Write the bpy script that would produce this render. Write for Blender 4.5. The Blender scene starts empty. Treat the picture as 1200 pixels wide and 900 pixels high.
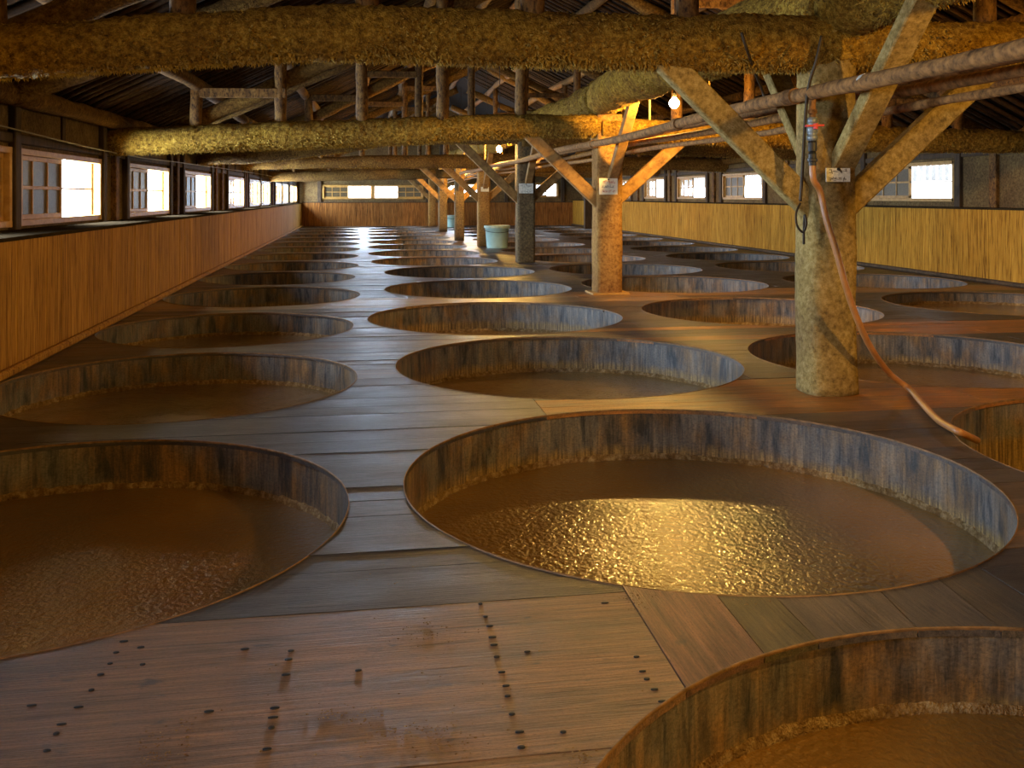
import bpy, math, random
import numpy as np
from mathutils import Vector, Matrix, noise
from mathutils.geometry import delaunay_2d_cdt

random.seed(7)
RNG = np.random.default_rng(7)
SC = bpy.context.scene
COL = SC.collection
PI = math.pi

# ------------------------------------------------------------------ camera
F_PX, HZ, CAM_H = 1100.0, 229.5, 1.0
YAW = math.atan(175.0 / F_PX)
cam_d = bpy.data.cameras.new('camera')
cam = bpy.data.objects.new('camera', cam_d)
COL.objects.link(cam)
cam.location = (0, 0, CAM_H)
cam.rotation_euler = (PI / 2, 0, -YAW)
cam_d.sensor_width = 36.0
cam_d.lens = F_PX / 1200.0 * 36.0
cam_d.shift_y = -(450.0 - HZ) / 1200.0
cam_d.clip_start = 0.05
cam_d.clip_end = 300
SC.camera = cam

# ------------------------------------------------------------------ world and exposure
world = bpy.data.worlds.new('overcast_sky')
SC.world = world
world.use_nodes = True
bg = world.node_tree.nodes['Background']
bg.inputs[0].default_value = (0.80, 0.90, 1.0, 1)
bg.inputs[1].default_value = 4.0
SC.view_settings.view_transform = 'Standard'
SC.view_settings.look = 'None'
SC.view_settings.exposure = 0.95
SC.view_settings.gamma = 1.0
SC.view_settings.use_curve_mapping = False
SC.cycles.use_denoising = True
SC.cycles.denoising_prefilter = 'ACCURATE'
SC.cycles.max_bounces = 8
SC.cycles.sample_clamp_indirect = 6.0

WINDOW_LIGHT_LEFT = 100.0     # daylight power of one open half window
WINDOW_LIGHT_RIGHT = 9.0
WINDOW_LIGHT_BACK = 170.0
DAY = (0.62, 0.79, 1.0)
BULB_STRENGTH = 1250.0
WARM = (1.0, 0.58, 0.13)


def daylight(loc, rot, sx, sz, power, color=DAY):
    l = bpy.data.lights.new('daylight', 'AREA')
    l.shape = 'RECTANGLE'
    l.size, l.size_y = sx, sz
    l.energy = power
    l.color = color
    o = bpy.data.objects.new('daylight', l)
    COL.objects.link(o)
    o.location = loc
    o.rotation_euler = rot
    return o


# ------------------------------------------------------------------ helpers
def unproj_d(u, v, d):
    x = (u - 600.0) * d / F_PX
    z = CAM_H + (HZ - v) * d / F_PX
    c, s = math.cos(YAW), math.sin(YAW)
    return Vector((x * c + d * s, -x * s + d * c, z))


def ground(u, v, z=0.0):
    d = F_PX * (CAM_H - z) / (v - HZ)
    return unproj_d(u, v, d)


def wpos(o):
    p = Vector(o.location)
    while o.parent:
        o = o.parent
        p += Vector(o.location)
    return p


class MB:
    """collects verts and faces in world coordinates"""
    def __init__(self):
        self.v, self.f = [], []

    def add(self, vs, fs):
        b = len(self.v)
        self.v.extend([tuple(p) for p in vs])
        self.f.extend([tuple(i + b for i in f) for f in fs])

    def box(self, x0, x1, y0, y1, z0, z1):
        self.add([(x0, y0, z0), (x1, y0, z0), (x1, y1, z0), (x0, y1, z0),
                  (x0, y0, z1), (x1, y0, z1), (x1, y1, z1), (x0, y1, z1)],
                 [(0, 3, 2, 1), (4, 5, 6, 7), (0, 1, 5, 4), (1, 2, 6, 5), (2, 3, 7, 6), (3, 0, 4, 7)])

    def bar(self, p0, p1, w, h, up=(0, 0, 1), ch=0.18):
        """chamfered timber from p0 to p1, w across, h along 'up'"""
        p0, p1 = Vector(p0), Vector(p1)
        t = (p1 - p0).normalized()
        s = t.cross(Vector(up)).normalized()
        n = s.cross(t).normalized()
        c = ch * min(w, h)
        prof = [(-w/2 + c, -h/2), (w/2 - c, -h/2), (w/2, -h/2 + c), (w/2, h/2 - c),
                (w/2 - c, h/2), (-w/2 + c, h/2), (-w/2, h/2 - c), (-w/2, -h/2 + c)]
        vs = [p + s * a + n * b for p in (p0, p1) for a, b in prof]
        fs = [(i, (i + 1) % 8, 8 + (i + 1) % 8, 8 + i) for i in range(8)]
        fs += [tuple(range(7, -1, -1)), tuple(range(8, 16))]
        self.add(vs, fs)

    def tube(self, pts, rad, seg=10, amp=0.0, freq=4.0, fine=0.0, seed=0.0, caps=True, sq=0.0):
        """swept log: rad a number or one per point; amp low lumps, fine small lumps"""
        pts = [Vector(p) for p in pts]
        n = len(pts)
        rs = [rad] * n if not hasattr(rad, '__len__') else rad
        ref = None
        vs = []
        for i, p in enumerate(pts):
            t = (pts[min(i + 1, n - 1)] - pts[max(i - 1, 0)]).normalized()
            if ref is None:
                ref = Vector((0, 0, 1)) if abs(t.z) < 0.9 else Vector((0, 1, 0))
            s = t.cross(ref).normalized()
            m = s.cross(t).normalized()
            ref = m
            for k in range(seg):
                a = 2 * PI * k / seg
                dvec = s * math.cos(a) + m * math.sin(a)
                r = rs[i]
                if sq:
                    r *= 1 + sq * (1 / max(abs(math.cos(a)), abs(math.sin(a))) - 1)
                q = p + dvec * r
                if amp:
                    r += amp * noise.noise(q * freq + Vector((seed, seed * .3, 0)))
                if fine:
                    r += fine * noise.noise(q * 38 + Vector((0, seed, 0)))
                vs.append(p + dvec * r)
        fs = []
        for i in range(n - 1):
            for k in range(seg):
                a, b = i * seg + k, i * seg + (k + 1) % seg
                fs.append((a, b, b + seg, a + seg))
        if caps:
            fs.append(tuple(range(seg - 1, -1, -1)))
            fs.append(tuple((n - 1) * seg + k for k in range(seg)))
        self.add(vs, fs)

    def lathe(self, c, prof, seg=24, close=False):
        """prof: list of (r, z) around the vertical through c"""
        vs, fs = [], []
        for r, z in prof:
            for k in range(seg):
                a = 2 * PI * k / seg
                vs.append((c[0] + r * math.cos(a), c[1] + r * math.sin(a), c[2] + z))
        for i in range(len(prof) - 1):
            for k in range(seg):
                a, b = i * seg + k, i * seg + (k + 1) % seg
                fs.append((a, b, b + seg, a + seg))
        if close:
            fs.append(tuple(range(seg - 1, -1, -1)))
            fs.append(tuple((len(prof) - 1) * seg + k for k in range(seg)))
        self.add(vs, fs)

    def mesh(self, name, mat, origin=(0, 0, 0), smooth=False, tint=None):
        me = bpy.data.meshes.new(name)
        o = Vector(origin)
        me.from_pydata([(p[0] - o.x, p[1] - o.y, p[2] - o.z) for p in self.v], [], self.f)
        if smooth:
            me.polygons.foreach_set('use_smooth', [True] * len(me.polygons))
        if tint is not None:
            set_tint(me, tint)
        me.materials.append(M[mat])
        me.update()
        return me

    def build(self, name, mat, parent=None, smooth=False, tint=None, loc=None):
        org = wpos(parent) if parent else Vector((0, 0, 0))
        if loc is not None:
            org = Vector(loc)
        me = self.mesh(name, mat, org, smooth, tint)
        ob = bpy.data.objects.new(name, me)
        COL.objects.link(ob)
        if parent:
            ob.parent = parent
            ob.location = org - wpos(parent)
        else:
            ob.location = org
        return ob


def set_tint(me, tint):
    at = me.color_attributes.new('tint', 'FLOAT_COLOR', 'CORNER')
    n = len(me.loops)
    if len(tint) == 3 and not hasattr(tint[0], '__len__'):
        arr = np.tile(np.array([*tint, 1.0], dtype=np.float32), n)
    else:
        arr = np.array(tint, dtype=np.float32).ravel()
    at.data.foreach_set('color', arr)


def tag(o, label=None, cat=None, group=None, kind=None):
    if label:
        o['label'] = label
    if cat:
        o['category'] = cat
    if group:
        o['group'] = group
    if kind:
        o['kind'] = kind
    return o


def empty(name, loc, label=None, cat=None, group=None, kind=None):
    o = bpy.data.objects.new(name, None)
    COL.objects.link(o)
    o.location = loc
    o.empty_display_size = 0.1
    return tag(o, label, cat, group, kind)


def link_copy(src, name, parent, loc=(0, 0, 0), rotz=0.0, scale=(1, 1, 1)):
    o = bpy.data.objects.new(name, src)
    COL.objects.link(o)
    o.parent = parent
    o.location = loc
    o.rotation_euler = (0, 0, rotz)
    o.scale = scale
    return o


ORD = ['first', 'second', 'third', 'fourth', 'fifth', 'sixth', 'seventh', 'eighth', 'ninth', 'tenth',
       'eleventh', 'twelfth', 'thirteenth', 'fourteenth', 'fifteenth']

# ------------------------------------------------------------------ materials
M = {}


class NT:
    def __init__(self, name):
        self.m = bpy.data.materials.new(name)
        self.m.use_nodes = True
        self.t = self.m.node_tree
        self.b = self.t.nodes['Principled BSDF']
        M[name] = self.m

    def n(self, typ, **kw):
        nd = self.t.nodes.new(typ)
        for k, v in kw.items():
            setattr(nd, k, v)
        return nd

    def l(self, a, b):
        self.t.links.new(a, b)

    def coord(self, kind='Object', scale=(1, 1, 1), vary=True):
        tc = self.n('ShaderNodeTexCoord')
        mp = self.n('ShaderNodeMapping')
        mp.inputs['Scale'].default_value = scale
        self.l(tc.outputs[kind], mp.inputs['Vector'])
        if vary:
            oi = self.n('ShaderNodeObjectInfo')
            mu = self.n('ShaderNodeMath', operation='MULTIPLY')
            mu.inputs[1].default_value = 37.0
            self.l(oi.outputs['Random'], mu.inputs[0])
            self.l(mu.outputs[0], mp.inputs['Location'])
        return mp.outputs[0]

    def noise(self, vec, scale, detail=4, rough=0.6, dist=0.0):
        nd = self.n('ShaderNodeTexNoise')
        nd.inputs['Scale'].default_value = scale
        nd.inputs['Detail'].default_value = detail
        nd.inputs['Roughness'].default_value = rough
        nd.inputs['Distortion'].default_value = dist
        if vec is not None:
            self.l(vec, nd.inputs['Vector'])
        return nd.outputs['Fac']

    def ramp(self, fac, stops):
        r = self.n('ShaderNodeValToRGB')
        el = r.color_ramp.elements
        while len(el) < len(stops):
            el.new(0.5)
        for e, (p, c) in zip(el, stops):
            e.position = p
            e.color = (*c, 1) if len(c) == 3 else c
        self.l(fac, r.inputs[0])
        return r.outputs[0]

    def mix(self, fac, a, b, mode='MIX'):
        x = self.n('ShaderNodeMix', data_type='RGBA', blend_type=mode)
        for sock, val in ((x.inputs[0], fac), (x.inputs[6], a), (x.inputs[7], b)):
            if isinstance(val, (int, float)):
                sock.default_value = val
            elif isinstance(val, tuple):
                sock.default_value = (*val, 1)
            else:
                self.l(val, sock)
        return x.outputs[2]

    def color(self, sock):
        self.l(sock, self.b.inputs['Base Color'])

    def rough(self, v):
        if isinstance(v, (int, float)):
            self.b.inputs['Roughness'].default_value = v
        else:
            self.l(v, self.b.inputs['Roughness'])

    def bump(self, h, strength=0.4, dist=0.01):
        b = self.n('ShaderNodeBump')
        b.inputs['Strength'].default_value = strength
        b.inputs['Distance'].default_value = dist
        self.l(h, b.inputs['Height'])
        self.l(b.outputs[0], self.b.inputs['Normal'])


def mat_deck(name, along):
    t = NT(name)
    at = t.n('ShaderNodeAttribute', attribute_name='tint')
    sw = (lambda a, b, c: (a, b, c)) if along == 'x' else (lambda a, b, c: (b, a, c))
    g = t.noise(t.coord(scale=sw(1.1, 14, 14)), 3.0, 6, 0.68, 0.6)
    f = t.noise(t.coord(scale=sw(2.2, 110, 110)), 2.0, 4, 0.7, 0.2)
    bl = t.noise(t.coord(scale=sw(1.0, 2.2, 1)), 2.4, 5, 0.65)
    spot = t.noise(t.coord(scale=sw(5, 11, 5)), 2.0, 3, 0.55)
    crumb = t.noise(t.coord(scale=(1, 1, 1)), 3.2, 6, 0.72, 0.8)
    c = t.mix(1.0, at.outputs['Color'], t.ramp(g, [(0.26, (0.30, 0.31, 0.36)), (0.46, (0.82, 0.82, 0.84)), (0.60, (1.12, 1.08, 1.02)), (0.80, (1.65, 1.5, 1.3))]), 'MULTIPLY')
    c = t.mix(1.0, c, t.ramp(f, [(0.28, (0.45, 0.45, 0.48)), (0.52, (1.05, 1.05, 1.05)), (0.75, (1.3, 1.25, 1.2))]), 'MULTIPLY')
    c = t.mix(1.0, c, t.ramp(bl, [(0.30, (0.50, 0.53, 0.62)), (0.60, (1.15, 1.1, 1.0))]), 'MULTIPLY')
    spk = t.noise(t.coord(scale=sw(60, 130, 60)), 2.0, 3, 0.7)
    c = t.mix(1.0, c, t.ramp(spk, [(0.30, (0.52, 0.53, 0.56)), (0.46, (0.98, 0.98, 0.98)), (0.66, (1.08, 1.07, 1.05)), (0.78, (1.7, 1.6, 1.45))]), 'MULTIPLY')
    c = t.mix(t.ramp(spot, [(0.66, (0, 0, 0)), (0.74, (0.75,) * 3)]), c, (0.030, 0.033, 0.045))
    c = t.mix(t.ramp(crumb, [(0.66, (0, 0, 0)), (0.76, (0.85,) * 3)]), c, (0.24, 0.13, 0.035))
    t.color(c)
    t.rough(t.ramp(bl, [(0.3, (0.30,) * 3), (0.7, (0.52,) * 3)]))
    t.b.inputs['Specular IOR Level'].default_value = 0.5
    m = t.n('ShaderNodeMath', operation='ADD')
    t.l(g, m.inputs[0]); t.l(f, m.inputs[1])
    t.bump(m.outputs[0], 0.45, 0.006)


def mat_stave():
    t = NT('stave_wood')
    geo = t.n('ShaderNodeNewGeometry')

    def wc(sc):
        mp = t.n('ShaderNodeMapping'); mp.inputs['Scale'].default_value = sc
        t.l(geo.outputs['Position'], mp.inputs['Vector'])
        return mp.outputs[0]
    v = wc((4.5, 4.5, 0.8))
    g = t.noise(v, 3.0, 5, 0.7, 0.3)
    fn = t.noise(wc((40, 40, 2)), 2.0, 3, 0.6)
    big = t.noise(wc((2.2, 2.2, 1.5)), 2.0, 4, 0.6)
    c = t.ramp(g, [(0.36, (0.022, 0.024, 0.030)), (0.45, (0.10, 0.092, 0.086)), (0.60, (0.18, 0.145, 0.11)), (0.74, (0.28, 0.22, 0.165))])
    c = t.mix(t.ramp(big, [(0.42, (0, 0, 0)), (0.6, (1, 1, 1))]), c, t.ramp(g, [(0.36, (0.035, 0.030, 0.026)), (0.64, (0.25, 0.135, 0.045))]))
    # mash residue stained up from the filling line (world height)
    sp = t.n('ShaderNodeSeparateXYZ')
    t.l(geo.outputs['Position'], sp.inputs[0])
    jit = t.n('ShaderNodeMath', operation='MULTIPLY'); jit.inputs[1].default_value = 0.10
    t.l(g, jit.inputs[0])
    zz = t.n('ShaderNodeMath', operation='ADD')
    t.l(sp.outputs['Z'], zz.inputs[0]); t.l(jit.outputs[0], zz.inputs[1])
    st = t.n('ShaderNodeMapRange')
    st.inputs['From Min'].default_value = -0.115
    st.inputs['From Max'].default_value = -0.155
    t.l(zz.outputs[0], st.inputs['Value'])
    res = t.ramp(fn, [(0.35, (0.12, 0.065, 0.020)), (0.65, (0.29, 0.185, 0.060))])
    c = t.mix(st.outputs[0], c, res)
    c = t.mix(1.0, c, t.ramp(fn, [(0.3, (0.6, 0.6, 0.6)), (0.6, (1.12, 1.12, 1.12))]), 'MULTIPLY')
    spk = t.noise(wc((45, 45, 70)), 2.0, 4, 0.75)
    c = t.mix(1.0, c, t.ramp(spk, [(0.30, (0.5, 0.5, 0.52)), (0.5, (1.0, 1.0, 1.0)), (0.72, (1.45, 1.4, 1.3))]), 'MULTIPLY')
    t.color(c)
    t.rough(0.5)
    t.bump(spk, 0.4, 0.006)


def mat_mash():
    t = NT('mash')
    v = t.coord(scale=(1, 1, 1))
    n1 = t.noise(v, 48, 3, 0.55)
    n2 = t.noise(v, 24, 3, 0.5)
    n3 = t.noise(v, 2.2, 3, 0.5)
    c = t.ramp(n3, [(0.3, (0.165, 0.078, 0.011)), (0.7, (0.26, 0.130, 0.020))])
    c = t.mix(t.ramp(n1, [(0.6, (0, 0, 0)), (0.72, (1, 1, 1))]), c, (0.33, 0.17, 0.045))
    t.color(c)
    t.rough(0.30)
    t.b.inputs['Specular IOR Level'].default_value = 0.5
    t.b.inputs['Coat Weight'].default_value = 1.0
    t.b.inputs['Coat Roughness'].default_value = 0.05
    t.b.inputs['Coat IOR'].default_value = 1.6
    m = t.n('ShaderNodeMath', operation='MULTIPLY_ADD')
    m.inputs[1].default_value = 0.6
    t.l(n2, m.inputs[0]); t.l(n1, m.inputs[2])
    t.bump(m.outputs[0], 0.62, 0.010)
    t.l(t.b.inputs['Normal'].links[0].from_socket, t.b.inputs['Coat Normal'])


def mat_simple_wood(name, stops, grain_scale, rough=0.6, bump=0.4, dist=0.006, fine_scale=None, scale=3.0, spec=0.3):
    t = NT(name)
    g = t.noise(t.coord(scale=grain_scale), scale, 5, 0.65, 0.5)
    c = t.ramp(g, stops)
    if fine_scale:
        f = t.noise(t.coord(scale=fine_scale), 2.0, 4, 0.7)
        c = t.mix(1.0, c, t.ramp(f, [(0.36, (0.25, 0.2, 0.16)), (0.48, (0.9, 0.88, 0.86)), (0.62, (1.1, 1.1, 1.1))]), 'MULTIPLY')
    oi = t.n('ShaderNodeObjectInfo')
    c = t.mix(1.0, c, t.ramp(oi.outputs['Random'], [(0.0, (0.88, 0.86, 0.84)), (1.0, (1.08, 1.07, 1.05))]), 'MULTIPLY')
    t.color(c)
    t.rough(rough)
    t.b.inputs['Specular IOR Level'].default_value = spec
    t.bump(g, bump, dist)


def mat_crust(name, dark, mid, light, rough=0.9, bump=0.9):
    t = NT(name)
    v = t.coord(scale=(1, 1, 1))
    n1 = t.noise(v, 34, 5, 0.75)
    n2 = t.noise(v, 3.0, 3, 0.6)
    n3 = t.noise(v, 120, 2, 0.6)
    c = t.ramp(n1, [(0.30, dark), (0.48, mid), (0.68, light)])
    c = t.mix(1.0, c, t.ramp(n2, [(0.3, (0.7, 0.62, 0.6)), (0.65, (1.15, 1.12, 1.0))]), 'MULTIPLY')
    t.color(c)
    t.rough(rough)
    t.b.inputs['Specular IOR Level'].default_value = 0.2
    m = t.n('ShaderNodeMath', operation='ADD')
    t.l(n1, m.inputs[0]); t.l(n3, m.inputs[1])
    t.bump(m.outputs[0], bump, 0.02)


def mat_plain(name, col, rough=0.6, metal=0.0, spec=0.4, noise_scale=None, var=0.3, bump=0.0):
    t = NT(name)
    if noise_scale:
        n = t.noise(t.coord(), noise_scale, 5, 0.65)
        a = tuple(x * (1 - var) for x in col)
        b = tuple(min(1, x * (1 + var)) for x in col)
        t.color(t.ramp(n, [(0.3, a), (0.7, b)]))
        if bump:
            t.bump(n, bump, 0.01)
    else:
        t.b.inputs['Base Color'].default_value = (*col, 1)
    t.rough(rough)
    t.b.inputs['Metallic'].default_value = metal
    t.b.inputs['Specular IOR Level'].default_value = spec


def mat_emit(name, col, strength):
    t = NT(name)
    t.b.inputs['Base Color'].default_value = (*col, 1)
    t.b.inputs['Emission Color'].default_value = (*col, 1)
    t.b.inputs['Emission Strength'].default_value = strength


def mat_glass():
    t = NT('dirty_glass')
    out = t.t.nodes['Material Output']
    n = t.noise(t.coord(), 40, 4, 0.7)
    t.color(t.ramp(n, [(0.3, (0.07, 0.045, 0.018)), (0.7, (0.15, 0.10, 0.042))]))
    t.rough(0.45)
    t.b.inputs['Specular IOR Level'].default_value = 0.2
    tr = t.n('ShaderNodeBsdfTransparent')
    tr.inputs[0].default_value = (0.9, 0.88, 0.8, 1)
    mx = t.n('ShaderNodeMixShader')
    mx.inputs[0].default_value = 0.93
    t.l(tr.outputs[0], mx.inputs[1]); t.l(t.b.outputs[0], mx.inputs[2])
    t.l(mx.outputs[0], out.inputs[0])
    t2 = NT('thin_glass')
    out = t2.t.nodes['Material Output']
    t2.b.inputs['Base Color'].default_value = (0.6, 0.6, 0.55, 1)
    t2.rough(0.1)
    tr = t2.n('ShaderNodeBsdfTransparent')
    mx = t2.n('ShaderNodeMixShader')
    mx.inputs[0].default_value = 0.22
    t2.l(tr.outputs[0], mx.inputs[1]); t2.l(t2.b.outputs[0], mx.inputs[2])
    t2.l(mx.outputs[0], out.inputs[0])


mat_deck('deck_wood', 'x'); mat_deck('deck_wood_cross', 'y'); mat_stave(); mat_mash(); mat_glass()
mat_simple_wood('wainscot', [(0.28, (0.12, 0.048, 0.007)), (0.42, (0.38, 0.185, 0.022)), (0.62, (0.50, 0.265, 0.036)), (0.78, (0.58, 0.33, 0.06))],
                (9, 9, 0.5), 0.85, 0.4, 0.006, (50, 50, 1.6), spec=0.08)
mat_simple_wood('old_beam_wood', [(0.3, (0.050, 0.020, 0.005)), (0.5, (0.165, 0.078, 0.017)), (0.72, (0.27, 0.145, 0.036))],
                (6, 6, 3), 0.8, 0.6, 0.012, (22, 22, 12))
mat_simple_wood('wainscot_red', [(0.28, (0.10, 0.035, 0.008)), (0.45, (0.30, 0.115, 0.024)), (0.65, (0.40, 0.17, 0.04))], (9, 9, 0.5), 0.7, 0.4, 0.006, (50, 50, 1.6), spec=0.15)
mat_simple_wood('frame_wood', [(0.3, (0.36, 0.18, 0.04)), (0.7, (0.58, 0.33, 0.09))], (4, 4, 4), 0.5, 0.2, 0.004)
mat_simple_wood('dark_wood', [(0.3, (0.030, 0.018, 0.010)), (0.7, (0.10, 0.060, 0.028))], (5, 5, 1.5), 0.8, 0.4, 0.01)
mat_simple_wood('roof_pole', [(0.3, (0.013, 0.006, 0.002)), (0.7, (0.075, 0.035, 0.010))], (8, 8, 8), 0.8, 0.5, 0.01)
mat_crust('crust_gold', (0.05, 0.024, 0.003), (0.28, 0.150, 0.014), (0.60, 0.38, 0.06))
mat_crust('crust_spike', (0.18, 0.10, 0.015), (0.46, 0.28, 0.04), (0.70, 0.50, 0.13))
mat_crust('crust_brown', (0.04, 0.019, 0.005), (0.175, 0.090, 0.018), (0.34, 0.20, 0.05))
mat_crust('plaster', (0.075, 0.045, 0.018), (0.17, 0.11, 0.045), (0.27, 0.185, 0.085))
mat_crust('post_wood', (0.11, 0.072, 0.022), (0.27, 0.185, 0.06), (0.42, 0.31, 0.13), bump=0.4)
mat_crust('post_lamplit', (0.12, 0.055, 0.014), (0.30, 0.155, 0.042), (0.42, 0.25, 0.08), bump=0.4)  # orange of lamplight on the post put into its colour
mat_crust('post_unlit', (0.05, 0.035, 0.02), (0.13, 0.09, 0.045), (0.24, 0.17, 0.08), bump=0.4)  # dimness of posts away from the lamps put into their colour
mat_simple_wood('brace_wood', [(0.3, (0.13, 0.062, 0.018)), (0.5, (0.28, 0.145, 0.04)), (0.72, (0.38, 0.22, 0.07))],
                (4, 4, 4), 0.75, 0.4, 0.008)
mat_crust('residue', (0.10, 0.052, 0.018), (0.24, 0.145, 0.055), (0.48, 0.36, 0.20), 0.5)
mat_plain('rim_crust', (0.19, 0.10, 0.038), 0.6, 0, 0.4, 30, 0.5, 0.5)
mat_plain('ledge_shade', (0.035, 0.024, 0.013), 1.0, 0, 0.0, 10, 0.3)  # shade on the side ledges put into a near-black matte colour
mat_plain('nail_iron', (0.025, 0.027, 0.035), 0.45, 0.6)
mat_plain('pipe_rust', (0.23, 0.105, 0.030), 0.8, 0.0, 0.2, 28, 0.7, 0.6)
mat_plain('pipe_band', (0.55, 0.50, 0.42), 0.5, 0.0)
mat_plain('wire', (0.05, 0.035, 0.02), 0.6, 0.5)
mat_plain('valve_grey', (0.20, 0.22, 0.22), 0.4, 0.3, 0.5)
mat_plain('valve_red', (0.65, 0.03, 0.03), 0.4)
mat_plain('fitting_dark', (0.035, 0.033, 0.03), 0.4, 0.6)
mat_plain('hose_orange', (0.38, 0.16, 0.045), 0.35, 0, 0.5, 12, 0.25)
mat_plain('paper', (0.80, 0.73, 0.52), 0.8, 0, 0.2, 20, 0.08)
mat_plain('enamel', (0.72, 0.68, 0.56), 0.45, 0, 0.4, 50, 0.3)
mat_plain('ink', (0.06, 0.04, 0.03), 0.8)
mat_plain('ink_red', (0.50, 0.12, 0.05), 0.8)
mat_plain('bucket_plastic', (0.42, 0.62, 0.56), 0.4, 0, 0.5, 6, 0.12)
mat_plain('bucket_lid', (0.30, 0.36, 0.27), 0.5, 0, 0.4, 10, 0.3)
mat_plain('socket', (0.03, 0.028, 0.025), 0.4)
mat_plain('cable', (0.28, 0.24, 0.17), 0.6)
mat_plain('outside_ground', (0.45, 0.42, 0.36), 0.9, 0, 0.2, 1.5, 0.2)
mat_plain('outside_slat', (0.42, 0.42, 0.42), 0.8, 0, 0.2, 4, 0.2)
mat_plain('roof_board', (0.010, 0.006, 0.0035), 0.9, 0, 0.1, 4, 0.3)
mat_emit('bulb_glow', WARM, BULB_STRENGTH)

# ------------------------------------------------------------------ plan of the place
WAIN_L, WAIN_R = -1.96, 7.10
BACK, FRONT = 31.4, -2.5
W_TOP_L, W_TOP_R = 0.765, 0.86
RIDGE_X = 2.42
EAVE_Z, SLOPE = 1.74, 0.49


def upper_l(y):
    return -2.40 + (y - 7.0) * 0.0110


UPPER_R = 7.42


def roof_z(x):
    return EAVE_Z + SLOPE * (x + 2.30) if x < RIDGE_X else EAVE_Z + SLOPE * (RIDGE_X + 2.30) - SLOPE * 0.98 * (x - RIDGE_X)


# vats: (x, y, r, mash level)
VATS = {'L': [(-0.99, 3.10, 0.945, -.20), (-0.975, 5.27, 0.945, -.20), (-1.0, 7.36, 0.93, -.19), (-0.975, 9.66, 0.95, -.40)],
        'C': [(1.22, 0.97, 1.03, -.205), (1.17, 3.23, 1.03, -.237), (1.22, 5.52, 1.03, -.25), (1.09, 7.72, 1.05, -.275),
              (1.24, 10.11, 1.01, -.45), (1.27, 12.36, 0.99, -.45)],
        'R': [(3.37, 3.18, 1.01, -.62), (3.43, 5.43, 1.02, -.235), (3.43, 7.78, 1.02, -.27), (3.50, 10.28, 1.05, -.45), (3.55, 12.46, 1.04, -.45)],
        'Q': [(5.90, 7.98, 1.03, -.13), (5.95, 10.30, 1.02, -.20), (5.97, 12.55, 1.02, -.42)]}
for y in (13.75, 15.85, 17.9, 19.95, 22.05, 24.1, 26.15, 28.2, 30.2):
    VATS['L'].append((-0.985 + 0.02 * random.uniform(-1, 1), y, 0.93 if y < 30 else 0.9, -.45))
VATS['L'].insert(4, (-1.01, 11.75, 0.92, -.42))
for y in (14.42, 16.46, 18.5, 20.52, 22.55, 24.6, 26.6, 28.58, 30.45):
    VATS['C'].append((1.10 + 0.04 * random.uniform(-1, 1), y, 0.97 if y < 22 else 0.955 if y < 30 else 0.80, -.45))
for y in (14.75, 16.85, 19.05, 21.2, 23.3, 25.4, 27.5, 29.6):
    VATS['R'].append((3.50 + 0.04 * random.uniform(-1, 1), y, 1.0, -.45))
for y in (14.75, 16.95, 19.15, 21.3, 23.4, 25.5, 27.6, 29.7):
    VATS['Q'].append((5.95 + 0.03 * random.uniform(-1, 1), y, 1.0, -.45))
ALL = [v for c in VATS.values() for v in c]

POSTS = [(2.35, 4.50), (2.48, 9.38), (2.42, 13.95), (2.37, 18.50), (2.14, 21.0), (2.22, 26.3), (2.25, 30.9)]

# ------------------------------------------------------------------ floor: deck planks with the vat holes cut out
CIRC = 112


def circle_pts(cx, cy, r):
    return [(cx + r * math.cos(2 * PI * k / CIRC), cy + r * math.sin(2 * PI * k / CIRC)) for k in range(CIRC)]


def in_poly(p, poly):
    x, y = p
    c = False
    n = len(poly)
    for i in range(n):
        x0, y0 = poly[i]
        x1, y1 = poly[(i + 1) % n]
        if (y0 > y) != (y1 > y) and x < (x1 - x0) * (y - y0) / (y1 - y0) + x0:
            c = not c
    return c


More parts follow.
